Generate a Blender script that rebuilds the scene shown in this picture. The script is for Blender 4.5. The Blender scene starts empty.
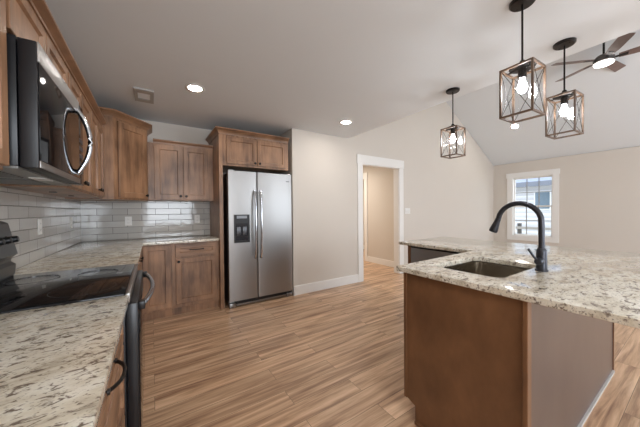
import bpy, bmesh, math, random
from mathutils import Matrix, Vector
random.seed(4)
S = bpy.context.scene
COL = S.collection

# ------------------------------------------------------------------ camera
cam_data = bpy.data.cameras.new('camera')
cam_data.sensor_width = 36.0
cam_data.lens = 14.49
cam_data.clip_start = 0.02
cam = bpy.data.objects.new('camera', cam_data); COL.objects.link(cam)
YAW, PITCH, ROLL = 0.578726, 0.0114145, 0.00868559
fw = Vector((math.sin(YAW) * math.cos(PITCH), math.cos(YAW) * math.cos(PITCH), -math.sin(PITCH)))
rt = Vector((math.cos(YAW), -math.sin(YAW), 0)); dn = fw.cross(rt)
r2 = rt * math.cos(ROLL) + dn * math.sin(ROLL); d2 = -rt * math.sin(ROLL) + dn * math.cos(ROLL)
cam.matrix_world = Matrix(((r2.x, -d2.x, -fw.x, 0), (r2.y, -d2.y, -fw.y, 0), (r2.z, -d2.z, -fw.z, 1.27), (0, 0, 0, 1)))
S.camera = cam

# ------------------------------------------------------------------ light and exposure
w = bpy.data.worlds.new('sky'); S.world = w; w.use_nodes = True
bg = w.node_tree.nodes['Background']
bg.inputs[0].default_value = (0.82, 0.90, 1.0, 1); bg.inputs[1].default_value = 2.1
S.view_settings.view_transform = 'Standard'; S.view_settings.look = 'None'
S.view_settings.gamma = 1.0; S.view_settings.use_curve_mapping = False
S.view_settings.exposure = 0.62

def area(name, loc, rot, sx, sy, power, color):
    l = bpy.data.lights.new(name, 'AREA'); l.shape = 'RECTANGLE'; l.size = sx; l.size_y = sy
    l.energy = power; l.color = color
    o = bpy.data.objects.new(name, l); o.location = loc; o.rotation_euler = rot; COL.objects.link(o)
    return o
# area lamps added in the unseen rear openings, standing in for daylight
area('rear_daylight_fill', (5.3, -3.12, 1.25), (math.radians(90), 0, 0), 3.4, 2.1, 52, (0.82, 0.91, 1.0))
area('kitchen_daylight_fill', (0.6, -3.12, 1.45), (math.radians(90), 0, 0), 1.5, 1.3, 42, (0.86, 0.93, 1.0))
area('side_room_fill', (5.2, 5.1, 2.42), (0, 0, 0), 0.4, 0.4, 16, (1.0, 0.86, 0.66))  # added warm lamp without a fixture, brightens the side room
area('hall_fill', (3.4, 5.0, 2.42), (0, 0, 0), 0.4, 0.4, 22, (1.0, 0.90, 0.78))  # unseen lamp added to brighten the hall

# ------------------------------------------------------------------ material helpers
def new_mat(name):
    m = bpy.data.materials.new(name); m.use_nodes = True
    nt = m.node_tree; b = nt.nodes['Principled BSDF']
    return m, nt, b
def N(nt, t, **kw):
    n = nt.nodes.new(t)
    for k, v in kw.items(): setattr(n, k, v)
    return n
def srgb(r, g, b):
    f = lambda c: (c / 255 / 12.92) if c / 255 <= 0.04045 else ((c / 255 + 0.055) / 1.055) ** 2.4
    return (f(r), f(g), f(b), 1)
def plain(name, col, rough=0.5, metal=0.0, noise=0.04, scale=30, coat=0.0):
    m, nt, b = new_mat(name)
    tc = N(nt, 'ShaderNodeTexCoord'); no = N(nt, 'ShaderNodeTexNoise'); no.inputs['Scale'].default_value = scale
    no.inputs['Detail'].default_value = 3
    mx = N(nt, 'ShaderNodeMix', data_type='RGBA')
    nt.links.new(tc.outputs['Object'], no.inputs['Vector']); nt.links.new(no.outputs['Fac'], mx.inputs[0])
    mx.inputs[6].default_value = [c * (1 - noise) for c in col[:3]] + [1]
    mx.inputs[7].default_value = [min(1, c * (1 + noise)) for c in col[:3]] + [1]
    nt.links.new(mx.outputs[2], b.inputs['Base Color'])
    b.inputs['Roughness'].default_value = rough; b.inputs['Metallic'].default_value = metal
    b.inputs['Coat Weight'].default_value = coat
    return m
def wood(name, c1, c2, stretch=(9, 9, 1.0), rough=0.38, scale=2.2, coat=0.15):
    m, nt, b = new_mat(name)
    tc = N(nt, 'ShaderNodeTexCoord'); mp = N(nt, 'ShaderNodeMapping'); mp.inputs['Scale'].default_value = stretch
    n1 = N(nt, 'ShaderNodeTexNoise'); n1.inputs['Scale'].default_value = scale; n1.inputs['Detail'].default_value = 7
    n1.inputs['Roughness'].default_value = 0.62
    n2 = N(nt, 'ShaderNodeTexNoise'); n2.inputs['Scale'].default_value = 3.0; n2.inputs['Detail'].default_value = 2
    ad = N(nt, 'ShaderNodeMath', operation='ADD'); ml = N(nt, 'ShaderNodeMath', operation='MULTIPLY_ADD')
    ml.inputs[1].default_value = 1.7; ml.inputs[2].default_value = -1.2
    cl = N(nt, 'ShaderNodeClamp')
    mx = N(nt, 'ShaderNodeMix', data_type='RGBA'); mx.inputs[6].default_value = c1; mx.inputs[7].default_value = c2
    L = nt.links.new
    L(tc.outputs['Object'], mp.inputs['Vector']); L(mp.outputs[0], n1.inputs['Vector']); L(tc.outputs['Object'], n2.inputs['Vector'])
    L(n1.outputs['Fac'], ad.inputs[0]); L(n2.outputs['Fac'], ad.inputs[1]); L(ad.outputs[0], ml.inputs[0]); L(ml.outputs[0], cl.inputs[0])
    L(cl.outputs[0], mx.inputs[0]); L(mx.outputs[2], b.inputs['Base Color'])
    b.inputs['Roughness'].default_value = rough; b.inputs['Coat Weight'].default_value = coat; b.inputs['Coat Roughness'].default_value = 0.3
    return m
def emit(name, col, strength):
    m, nt, b = new_mat(name)
    b.inputs['Base Color'].default_value = col; b.inputs['Emission Color'].default_value = col
    b.inputs['Emission Strength'].default_value = strength
    return m

M_WALL = plain('wall_paint', srgb(214, 206, 196), 0.7, noise=0.015, scale=3)
M_CEIL = plain('ceiling_paint', srgb(226, 230, 233), 0.8, noise=0.015, scale=3)
M_TRIM = plain('white_trim_paint', srgb(238, 236, 232), 0.4, noise=0.01)
M_WOOD = wood('stained_maple', srgb(96, 68, 49), srgb(176, 134, 101))
M_WOOD_H = wood('stained_maple_horizontal', srgb(96, 68, 49), srgb(176, 134, 101), stretch=(1, 1, 9))
M_WOODIN = wood('raw_cabinet_underside', srgb(150, 112, 78), srgb(176, 136, 100))
M_PANEL = wood('stained_end_panel', srgb(99, 68, 46), srgb(132, 94, 64), stretch=(4, 4, 2), coat=0.3)
M_PANEL_SHEEN = wood('back_panel_sheen_grey', srgb(74, 62, 58), srgb(90, 77, 73), stretch=(3, 3, 1.2), rough=0.3, coat=0.4)  # brown stain greyed: daylight sheen on the back panel put into the colour
M_BRONZE = plain('dark_bronze', srgb(40, 36, 35), 0.35, 0.7)
M_BLACK = plain('black_plastic', srgb(22, 22, 24), 0.35)
M_DARKPAINT = plain('black_enamel', srgb(22, 24, 28), 0.32)
M_FAUCET = plain('faucet_bronze', srgb(70, 71, 77), 0.32, 0.8)
M_PLATE = plain('white_plastic', srgb(236, 234, 230), 0.35, noise=0.005)
M_SLOT = plain('slot_dark', srgb(70, 68, 66), 0.5)
M_BLADE = wood('fan_blade_walnut', srgb(84, 66, 60), srgb(120, 96, 88), stretch=(2, 2, 2), rough=0.4)
M_PWOOD = wood('lantern_wood', srgb(66, 50, 40), srgb(118, 92, 70), stretch=(4, 4, 4), scale=6)

def steel(name, col, rough, axis=(60, 60, 0.6), metal=1.0):
    m, nt, b = new_mat(name)
    tc = N(nt, 'ShaderNodeTexCoord'); mp = N(nt, 'ShaderNodeMapping'); mp.inputs['Scale'].default_value = axis
    n1 = N(nt, 'ShaderNodeTexNoise'); n1.inputs['Scale'].default_value = 4; n1.inputs['Detail'].default_value = 4
    mr = N(nt, 'ShaderNodeMapRange'); mr.inputs[3].default_value = rough - 0.015; mr.inputs[4].default_value = rough + 0.02
    L = nt.links.new
    L(tc.outputs['Object'], mp.inputs['Vector']); L(mp.outputs[0], n1.inputs['Vector']); L(n1.outputs['Fac'], mr.inputs[0])
    L(mr.outputs[0], b.inputs['Roughness'])
    b.inputs['Base Color'].default_value = col; b.inputs['Metallic'].default_value = metal
    return m
M_STEEL = steel('brushed_steel', srgb(160, 158, 156), 0.38)
M_STEELD = steel('dark_steel', srgb(150, 148, 146), 0.3)
M_SINK = steel('sink_steel', srgb(190, 182, 170), 0.2, axis=(12, 12, 0.4), metal=1.0)
M_SATIN = steel('satin_handle', srgb(205, 208, 214), 0.18)

def black_glass():
    m, nt, b = new_mat('black_glass')
    b.inputs['Base Color'].default_value = srgb(24, 24, 26); b.inputs['Roughness'].default_value = 0.06
    b.inputs['IOR'].default_value = 1.28; b.inputs['Coat Weight'].default_value = 0.0; b.inputs['Coat Roughness'].default_value = 0.03
    return m
M_BGLASS = black_glass()
def clear_glass(name, refl=0.02, tint=(0.99, 0.995, 1, 1)):
    m, nt, b = new_mat(name)
    nt.nodes.remove(b)
    tr = N(nt, 'ShaderNodeBsdfTransparent'); tr.inputs[0].default_value = tint
    gl = N(nt, 'ShaderNodeBsdfGlossy'); gl.inputs['Roughness'].default_value = 0.03
    mx = N(nt, 'ShaderNodeMixShader'); out = nt.nodes['Material Output']; mx.inputs[0].default_value = refl
    L = nt.links.new
    L(tr.outputs[0], mx.inputs[1]); L(gl.outputs[0], mx.inputs[2]); L(mx.outputs[0], out.inputs[0])
    return m
M_GLASS = clear_glass('clear_glass')

def granite():
    m, nt, b = new_mat('speckled_granite'); L = nt.links.new
    tc = N(nt, 'ShaderNodeTexCoord'); mp = N(nt, 'ShaderNodeMapping')
    mp.inputs['Scale'].default_value = (1.0, 1.7, 1.6); mp.inputs['Rotation'].default_value = (0, 0, math.radians(-28))
    L(tc.outputs['Object'], mp.inputs['Vector'])
    base = N(nt, 'ShaderNodeTexNoise'); base.inputs['Scale'].default_value = 9; base.inputs['Detail'].default_value = 6; base.inputs['Roughness'].default_value = 0.65
    L(mp.outputs[0], base.inputs['Vector'])
    r1 = N(nt, 'ShaderNodeValToRGB'); e = r1.color_ramp.elements
    e[0].position = 0.30; e[0].color = srgb(176, 164, 146); e[1].position = 0.60; e[1].color = srgb(236, 231, 218)
    x = r1.color_ramp.elements.new(0.45); x.color = srgb(218, 209, 190)
    L(base.outputs['Fac'], r1.inputs[0])
    sp = N(nt, 'ShaderNodeTexNoise'); sp.inputs['Scale'].default_value = 31; sp.inputs['Detail'].default_value = 5; sp.inputs['Roughness'].default_value = 0.6; sp.inputs['Distortion'].default_value = 0.6
    L(mp.outputs[0], sp.inputs['Vector'])
    r2 = N(nt, 'ShaderNodeValToRGB'); e = r2.color_ramp.elements
    e[0].position = 0.37; e[0].color = (1, 1, 1, 1); e[1].position = 0.46; e[1].color = (0, 0, 0, 1)
    L(sp.outputs['Fac'], r2.inputs[0])
    m1 = N(nt, 'ShaderNodeMix', data_type='RGBA'); m1.inputs[7].default_value = srgb(124, 110, 98)
    L(r2.outputs[0], m1.inputs[0]); L(r1.outputs[0], m1.inputs[6])
    fs = N(nt, 'ShaderNodeTexNoise'); fs.inputs['Scale'].default_value = 85; fs.inputs['Detail'].default_value = 3
    L(mp.outputs[0], fs.inputs['Vector'])
    r3 = N(nt, 'ShaderNodeValToRGB'); e = r3.color_ramp.elements
    e[0].position = 0.32; e[0].color = (0.85, 0.85, 0.85, 1); e[1].position = 0.42; e[1].color = (0, 0, 0, 1)
    L(fs.outputs['Fac'], r3.inputs[0])
    m2 = N(nt, 'ShaderNodeMix', data_type='RGBA'); m2.inputs[7].default_value = srgb(120, 108, 96)
    L(r3.outputs[0], m2.inputs[0]); L(m1.outputs[2], m2.inputs[6])
    L(m2.outputs[2], b.inputs['Base Color'])
    b.inputs['Roughness'].default_value = 0.12; b.inputs['Coat Weight'].default_value = 0.3; b.inputs['Coat Roughness'].default_value = 0.05
    return m
M_GRANITE = granite()

def floor_mat():
    m, nt, b = new_mat('vinyl_plank_floor'); L = nt.links.new
    tc = N(nt, 'ShaderNodeTexCoord')
    br = N(nt, 'ShaderNodeTexBrick'); br.offset = 0.37; br.inputs['Scale'].default_value = 1
    br.inputs['Brick Width'].default_value = 1.22; br.inputs['Row Height'].default_value = 0.15
    br.inputs['Mortar Size'].default_value = 0.0012; br.inputs['Mortar Smooth'].default_value = 0.1; br.inputs['Bias'].default_value = 0
    br.inputs['Color1'].default_value = (0, 0, 0, 1); br.inputs['Color2'].default_value = (1, 1, 1, 1); br.inputs['Mortar'].default_value = (0.3, 0.3, 0.3, 1)
    L(tc.outputs['Object'], br.inputs['Vector'])
    mp = N(nt, 'ShaderNodeMapping'); mp.inputs['Scale'].default_value = (0.8, 13, 1); L(tc.outputs['Object'], mp.inputs['Vector'])
    # shift the grain from plank to plank
    sh = N(nt, 'ShaderNodeVectorMath', operation='MULTIPLY_ADD'); sh.inputs[1].default_value = (7, 3, 0)
    L(br.outputs['Color'], sh.inputs[0]); L(mp.outputs[0], sh.inputs[2])
    n1 = N(nt, 'ShaderNodeTexNoise'); n1.inputs['Scale'].default_value = 1.6; n1.inputs['Detail'].default_value = 8; n1.inputs['Roughness'].default_value = 0.6; n1.inputs['Distortion'].default_value = 0.4
    L(sh.outputs[0], n1.inputs['Vector'])
    r = N(nt, 'ShaderNodeValToRGB'); e = r.color_ramp.elements
    e[0].position = 0.33; e[0].color = srgb(140, 102, 78); e[1].position = 0.70; e[1].color = srgb(240, 206, 172)
    x = e.new(0.5); x.color = srgb(202, 164, 130)
    L(n1.outputs['Fac'], r.inputs[0])
    mx = N(nt, 'ShaderNodeMix', data_type='RGBA', blend_type='MULTIPLY'); mx.inputs[0].default_value = 1
    tone = N(nt, 'ShaderNodeMix', data_type='RGBA'); tone.inputs[6].default_value = (0.90, 0.90, 0.90, 1); tone.inputs[7].default_value = (1.06, 1.05, 1.04, 1)
    L(br.outputs['Color'], tone.inputs[0]); L(r.outputs[0], mx.inputs[6]); L(tone.outputs[2], mx.inputs[7])
    m3 = N(nt, 'ShaderNodeMix', data_type='RGBA'); m3.inputs[7].default_value = srgb(112, 86, 66)
    L(br.outputs['Fac'], m3.inputs[0]); L(mx.outputs[2], m3.inputs[6])
    L(m3.outputs[2], b.inputs['Base Color']); b.inputs['Roughness'].default_value = 0.34
    b.inputs['Coat Weight'].default_value = 0.12; b.inputs['Coat Roughness'].default_value = 0.2
    return m
M_FLOOR = floor_mat()

def tile_mat(name, horizontal):
    m, nt, b = new_mat(name); L = nt.links.new
    tc = N(nt, 'ShaderNodeTexCoord'); sx = N(nt, 'ShaderNodeSeparateXYZ'); cx = N(nt, 'ShaderNodeCombineXYZ')
    L(tc.outputs['Object'], sx.inputs[0]); L(sx.outputs[horizontal], cx.inputs[0]); L(sx.outputs[2], cx.inputs[1])
    br = N(nt, 'ShaderNodeTexBrick'); br.offset = 0.5; br.inputs['Scale'].default_value = 1
    br.inputs['Brick Width'].default_value = 0.305; br.inputs['Row Height'].default_value = 0.079
    br.inputs['Mortar Size'].default_value = 0.0028; br.inputs['Mortar Smooth'].default_value = 0.3
    br.inputs['Color1'].default_value = srgb(184, 181, 176); br.inputs['Color2'].default_value = srgb(204, 201, 196); br.inputs['Mortar'].default_value = srgb(112, 108, 104)
    L(cx.outputs[0], br.inputs['Vector']); L(br.outputs['Color'], b.inputs['Base Color'])
    mr = N(nt, 'ShaderNodeMapRange'); mr.inputs[3].default_value = 0.07; mr.inputs[4].default_value = 0.7
    L(br.outputs['Fac'], mr.inputs[0]); L(mr.outputs[0], b.inputs['Roughness'])
    no = N(nt, 'ShaderNodeTexNoise'); no.inputs['Scale'].default_value = 14; L(tc.outputs['Object'], no.inputs['Vector'])
    sb = N(nt, 'ShaderNodeMath', operation='MULTIPLY_ADD'); sb.inputs[1].default_value = -1.0
    ns = N(nt, 'ShaderNodeMath', operation='MULTIPLY'); ns.inputs[1].default_value = 0.6
    L(no.outputs['Fac'], ns.inputs[0]); L(br.outputs['Fac'], sb.inputs[0]); L(ns.outputs[0], sb.inputs[2])
    bp = N(nt, 'ShaderNodeBump'); bp.inputs['Strength'].default_value = 0.35; bp.inputs['Distance'].default_value = 0.004
    L(sb.outputs[0], bp.inputs['Height']); L(bp.outputs[0], b.inputs['Normal'])
    return m
M_TILE_X = tile_mat('subway_tile_back', 0)
M_TILE_Y = tile_mat('subway_tile_left', 1)

# ------------------------------------------------------------------ mesh helpers
def add_box(bm, x0, x1, y0, y1, z0, z1, bev=0.0, mtx=None):
    vs = [bm.verts.new((x, y, z)) for x in (x0, x1) for y in (y0, y1) for z in (z0, z1)]
    fs = [bm.faces.new([vs[i] for i in q]) for q in ((0, 1, 3, 2), (4, 6, 7, 5), (0, 4, 5, 1), (2, 3, 7, 6), (0, 2, 6, 4), (1, 5, 7, 3))]
    if bev > 0:
        es = list({e for f in fs for e in f.edges})
        r = bmesh.ops.bevel(bm, geom=es, offset=bev, segments=2, affect='EDGES', profile=0.5)
        vs = list({v for f in r['faces'] for v in f.verts} | {v for v in vs if v.is_valid})
    if mtx is not None:
        for v in vs: v.co = mtx @ v.co
    return bm
def box(x0, x1, y0, y1, z0, z1, bev=0.0, mtx=None):
    return add_box(bmesh.new(), min(x0, x1), max(x0, x1), min(y0, y1), max(y0, y1), min(z0, z1), max(z0, z1), bev, mtx)
def boxes(*specs, bev=0.0):
    bm = bmesh.new()
    for s in specs: add_box(bm, *s, bev)
    return bm
def add_tube(bm, pts, r, seg=12, cap=True, flat=1.0, taper=None):
    pts = [Vector(p) for p in pts]; rings = []
    up = Vector((0, 0, 1))
    for i, p in enumerate(pts):
        t = (pts[min(i + 1, len(pts) - 1)] - pts[max(i - 1, 0)]).normalized()
        a = t.cross(up)
        if a.length < 1e-3: a = t.cross(Vector((0, 1, 0)))
        if rings:
            a = a if a.dot(prev) > 0 else -a
        a.normalize(); prev = a; b = t.cross(a)
        rr = r if taper is None else taper[i]
        rings.append([bm.verts.new(p + a * math.cos(2 * math.pi * k / seg) * rr + b * math.sin(2 * math.pi * k / seg) * rr * flat) for k in range(seg)])
    for q in range(len(rings) - 1):
        for k in range(seg):
            bm.faces.new((rings[q][k], rings[q][(k + 1) % seg], rings[q + 1][(k + 1) % seg], rings[q + 1][k]))
    if cap:
        bm.faces.new(rings[0][::-1]); bm.faces.new(rings[-1])
    return bm
def tube(pts, r, **kw): return add_tube(bmesh.new(), pts, r, **kw)
def add_lathe(bm, prof, origin, axis='z', seg=32):
    """prof: list of (radius, height) turned round an axis through origin"""
    o = Vector(origin)
    ax = axis if isinstance(axis, Vector) else {'x': Vector((1, 0, 0)), '-x': Vector((-1, 0, 0)), 'y': Vector((0, 1, 0)), '-y': Vector((0, -1, 0)), 'z': Vector((0, 0, 1))}[axis]
    ax = ax.normalized()
    a = ax.cross(Vector((0, 0, 1)) if abs(ax.z) < 0.9 else Vector((0, 1, 0))).normalized(); b = ax.cross(a)
    rings = []
    for r, h in prof:
        if r < 1e-6: rings.append([bm.verts.new(o + ax * h)])
        else: rings.append([bm.verts.new(o + ax * h + (a * math.cos(2 * math.pi * k / seg) + b * math.sin(2 * math.pi * k / seg)) * r) for k in range(seg)])
    for q in range(len(rings) - 1):
        A, B = rings[q], rings[q + 1]
        for k in range(seg):
            k2 = (k + 1) % seg
            if len(A) == 1 and len(B) == 1: continue
            if len(A) == 1: bm.faces.new((A[0], B[k2], B[k]))
            elif len(B) == 1: bm.faces.new((A[k], A[k2], B[0]))
            else: bm.faces.new((A[k], A[k2], B[k2], B[k]))
    return bm
def lathe(prof, origin, axis='z', seg=32): return add_lathe(bmesh.new(), prof, origin, axis, seg)
def add_prism(bm, outline, vec):
    """outline: 3D points of a planar polygon, swept along vec"""
    vec = Vector(vec)
    a = [bm.verts.new(p) for p in outline]; b = [bm.verts.new(Vector(p) + vec) for p in outline]
    n = len(a); bm.faces.new(a[::-1]); bm.faces.new(b)
    for i in range(n): bm.faces.new((a[i], a[(i + 1) % n], b[(i + 1) % n], b[i]))
    return bm
def prism(outline, vec): return add_prism(bmesh.new(), outline, vec)
def flat_shape(outlines, z0, z1, bev=0.003):
    """slab with holes from closed 2D outlines"""
    cu = bpy.data.curves.new('tmp', 'CURVE'); cu.dimensions = '2D'; cu.fill_mode = 'BOTH'
    cu.extrude = (z1 - z0) / 2 - bev; cu.bevel_depth = bev; cu.bevel_resolution = 2; cu.offset = -bev
    for o in outlines:
        sp = cu.splines.new('POLY'); sp.points.add(len(o) - 1); sp.use_cyclic_u = True
        for p, q in zip(sp.points, o): p.co = (q[0], q[1], 0, 1)
    ob = bpy.data.objects.new('tmp', cu); COL.objects.link(ob)
    dg = bpy.context.evaluated_depsgraph_get(); me = bpy.data.meshes.new_from_object(ob.evaluated_get(dg))
    bm = bmesh.new(); bm.from_mesh(me)
    bmesh.ops.remove_doubles(bm, verts=bm.verts, dist=1e-5)
    for v in bm.verts: v.co.z += (z0 + z1) / 2
    bpy.data.objects.remove(ob); bpy.data.curves.remove(cu); bpy.data.meshes.remove(me)
    return bm
def rrect(x0, x1, y0, y1, r, n=6):
    out = []
    for cx, cy, a0 in ((x1 - r, y1 - r, 0), (x0 + r, y1 - r, 90), (x0 + r, y0 + r, 180), (x1 - r, y0 + r, 270)):
        for k in range(n + 1):
            a = math.radians(a0 + 90 * k / n); out.append((cx + r * math.cos(a), cy + r * math.sin(a)))
    return out

def obj(name, bm, mat, parent=None, smooth=True, origin=None):
    bmesh.ops.recalc_face_normals(bm, faces=bm.faces)
    root = Vector((0, 0, 0)); p = parent
    while p is not None:
        root = root + p.location; p = p.parent
    if parent is None:
        if origin is None:
            xs = [v.co for v in bm.verts]
            origin = Vector((sum(v.x for v in xs) / len(xs), sum(v.y for v in xs) / len(xs), min(v.z for v in xs)))
        root = Vector(origin)
    for v in bm.verts: v.co -= root
    me = bpy.data.meshes.new(name); bm.to_mesh(me); bm.free()
    me.materials.append(mat)
    if smooth:
        for pl in me.polygons: pl.use_smooth = True
        try: me.set_sharp_from_angle(angle=math.radians(35))
        except Exception: pass
    o = bpy.data.objects.new(name, me); COL.objects.link(o)
    if parent is None: o.location = root
    else: o.parent = parent
    return o
def tag(o, label, cat, group=None):
    o['label'] = label; o['category'] = cat
    if group: o['group'] = group
    return o
def thing(name, label, cat, loc=(0, 0, 0), group=None):
    o = bpy.data.objects.new(name, None); o.empty_display_size = 0.1; COL.objects.link(o); o.location = loc
    return tag(o, label, cat, group)
def struct(name, bm, mat, parent=None, smooth=False, origin=(0, 0, 0)):
    o = obj(name, bm, mat, parent, smooth, origin=origin)
    if parent is None: o['kind'] = 'structure'
    return o
def copy_tree(o, parent=None):
    c = o.copy(); COL.objects.link(c)
    if parent is not None: c.parent = parent
    for ch in list(o.children): copy_tree(ch, c)
    return c

# ------------------------------------------------------------------ frames: u along the face, v up, w outwards
class Face:
    def __init__(s, o, u, n): s.o = Vector(o); s.u = Vector(u).normalized(); s.n = Vector(n).normalized()
    def P(s, u, v, w=0): return s.o + s.u * u + Vector((0, 0, v)) + s.n * w
    def mtx(s):
        return Matrix(((s.u.x, s.n.x, 0, s.o.x), (s.u.y, s.n.y, 0, s.o.y), (0, 0, 1, s.o.z), (0, 0, 0, 1)))
def fbox(F, u0, u1, w0, w1, v0, v1, bev=0.0): return box(u0, u1, w0, w1, v0, v1, bev, F.mtx())
def fbox_add(bm, F, u0, u1, w0, w1, v0, v1, bev=0.0): return add_box(bm, u0, u1, w0, w1, v0, v1, bev, F.mtx())
def shaker(F, u0, u1, v0, v1, w0, t=0.02, rail=0.057, rec=0.012):
    """one door or drawer front with a recessed centre panel"""
    bm = bmesh.new(); m = F.mtx(); w1 = w0 + t; c = 0.0025
    def ring(du, w): return [bm.verts.new(m @ Vector(p)) for p in ((u0 + du, w, v0 + du), (u1 - du, w, v0 + du), (u1 - du, w, v1 - du), (u0 + du, w, v1 - du))]
    rs = [ring(0, w0), ring(0, w1 - c), ring(c, w1), ring(rail, w1), ring(rail + 0.006, w1 - rec)]
    bm.faces.new(rs[0]); bm.faces.new(rs[-1])
    for a, b in zip(rs, rs[1:]):
        for i in range(4): bm.faces.new((a[i], a[(i + 1) % 4], b[(i + 1) % 4], b[i]))
    return bm
def add_door(parent, F, u0, u1, v0, v1, w0, knob=None, name='door', pull=None, rail=0.057, mat=None):
    d = obj(name, shaker(F, u0, u1, v0, v1, w0, rail=rail), mat or (M_WOOD if name == 'door' else M_WOOD_H), parent, smooth=False)
    if knob:
        o = F.P(knob[0], knob[1], w0 + 0.0205)
        obj('knob', lathe([(0, 0.0), (0.009, 0), (0.006, 0.006), (0.006, 0.012), (0.015, 0.018), (0.016, 0.023), (0.012, 0.028), (0, 0.029)], o, F.n, 20), M_BRONZE, d)
    if pull:
        uc, vc, ln = pull; pts = []
        for k in range(13):
            s = -1 + 2 * k / 12
            pts.append(F.P(uc + s * ln / 2, vc, w0 + 0.0205 + 0.030 * (1 - abs(s) ** 2.6)))
        bm = tube(pts, 0.0055, seg=10)
        for s in (-1, 1): add_lathe(bm, [(0, 0), (0.009, 0), (0.008, 0.006), (0, 0.007)], F.P(uc + s * ln / 2, vc, w0 + 0.0203), F.n, 12)
        obj('handle', bm, M_BRONZE, d)
    return d
def crown(F, u0, u1, v0, v1, w0, out=0.05, left=None, right=None, back=0.0):
    """stepped moulding along a face; left/right returns run back by the given depth"""
    prof = [(0, v0), (0.008, v0), (0.010, v0 + 0.012), (0.022, v0 + (v1 - v0) * 0.45), (out - 0.006, v1 - 0.016), (out, v1 - 0.014), (out, v1), (0, v1)]
    bm = bmesh.new(); m = F.mtx(); rings = []
    def ring(fn): rings.append([bm.verts.new(m @ Vector(fn(d, z))) for d, z in prof])
    if left: ring(lambda d, z: (u0 - d, w0 - left, z))
    if left: ring(lambda d, z: (u0 - d, w0 + d, z))
    else: ring(lambda d, z: (u0, w0 + d, z))
    if right: ring(lambda d, z: (u1 + d, w0 + d, z))
    else: ring(lambda d, z: (u1, w0 + d, z))
    if right: ring(lambda d, z: (u1 + d, w0 - right, z))
    n = len(prof)
    for a, b in zip(rings, rings[1:]):
        for i in range(n): bm.faces.new((a[i], a[(i + 1) % n], b[(i + 1) % n], b[i]))
    bm.faces.new(rings[0]); bm.faces.new(rings[-1][::-1])
    return bm

# ================================================================== THE SETTING
XL, YB, YW = -0.72, 4.17, 3.443      # left wall, back wall of the kitchen, wall flush with the fridge
XR, YN = 8.16, -3.2                  # right wall, rear wall
ZC, XV, XA, ZA = 2.50, 2.83, 5.72, 3.83
T = 0.12
struct('floor', box(XL - T, XR + T, YN - T, 6.6, -0.05, 0), M_FLOOR)
bm = bmesh.new()
add_box(bm, XL - T, XV, YN - T, YB + T, ZC, ZC + 0.05)
add_prism(bm, [(XV, YN - T, ZC), (XA, YN - T, ZA), (XR + T, YN - T, ZC - 0.05), (XR + T, YN - T, ZC + 0.02), (XA, YN - T, ZA + 0.06), (XV, YN - T, ZC + 0.05)], (0, YW + T - YN + T, 0))
struct('ceiling', bm, M_CEIL)
struct('wall_left', box(XL - T, XL, YN - T, YB + T, 0, ZC), M_WALL)
struct('wall_back', boxes((XL, 1.764, YB, YB + T, 0, ZC), (1.764, 1.884, YW + T, YB + T, 0, ZC)), M_WALL)
# gable wall with the doorway
DX0, DX1, DZ = 3.15, 4.13, 2.10
bm = bmesh.new()
add_box(bm, 1.764, DX0, YW, YW + T, 0, ZC); add_box(bm, DX0, DX1, YW, YW + T, DZ, ZC); add_box(bm, DX1, XR, YW, YW + T, 0, ZC)
add_prism(bm, [(XV, YW, ZC), (XR, YW, ZC), (XA, YW, ZA)], (0, T, 0))
struct('wall_far', bm, M_WALL)
# right wall with the window
WY0, WY1, WZ0, WZ1 = 2.143, 2.985, 0.56, 2.10
bm = bmesh.new()
add_box(bm, XR, XR + T, YN - T, WY0, 0, ZC); add_box(bm, XR, XR + T, WY1, YW + T, 0, ZC)
add_box(bm, XR, XR + T, WY0, WY1, 0, WZ0); add_box(bm, XR, XR + T, WY0, WY1, WZ1, ZC)
struct('wall_right', bm, M_WALL)
# unseen rear wall; its two openings are added to let daylight in
bm = bmesh.new()
for x0, x1, z0, z1 in ((XL, -0.2, 0, ZC), (-0.2, 1.4, 0, 0.75), (-0.2, 1.4, 2.15, ZC), (1.4, 3.5, 0, ZC), (3.5, 7.1, 2.4, ZC), (7.1, XR, 0, ZC)):
    add_box(bm, x0, x1, YN - T, YN, z0, z1)
add_prism(bm, [(XV, YN - T, ZC), (XR, YN - T, ZC), (XA, YN - T, ZA)], (0, T, 0))
struct('wall_rear', bm, M_WALL)
# hall behind the doorway
bm = bmesh.new()
HX = 4.48
add_box(bm, HX, HX + 0.1, YW + T, 4.80, 0, 2.45); add_box(bm, HX, HX + 0.1, 4.80, 5.55, 2.05, 2.45); add_box(bm, HX, HX + 0.1, 5.55, 6.3, 0, 2.45)
struct('wall_hall_right', bm, M_WALL)
struct('wall_hall_left', box(1.884, 2.0, YB + T, 6.3, 0, 2.45), M_WALL)
struct('wall_hall_end', box(1.884, 6.0, 6.3, 6.4, 0, 2.45), M_WALL)
struct('wall_hall_room', boxes((5.9, 6.0, YW + T, 6.3, 0, 2.45)), M_WALL)
struct('ceiling_hall', box(1.884, 6.0, YW + T, 6.4, 2.45, 2.49), M_CEIL)
struct('baseboard_far', boxes((1.766, 3.04, YW - 0.015, YW, 0, 0.13), (1.766, 3.04, YW - 0.010, YW, 0.13, 0.14), (4.26, XR, YW - 0.015, YW, 0, 0.13), (4.26, XR, YW - 0.010, YW, 0.13, 0.14)), M_TRIM)
struct('baseboard_right', boxes((XR - 0.015, XR, YN, YW - 0.015, 0, 0.13)), M_TRIM)
struct('baseboard_hall', boxes((HX - 0.015, HX, YW + T, 4.70, 0, 0.13), (1.9, 5.9, 6.285, 6.3, 0, 0.13), (HX - 0.015, HX, 5.65, 6.285, 0, 0.13)), M_TRIM)
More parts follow.
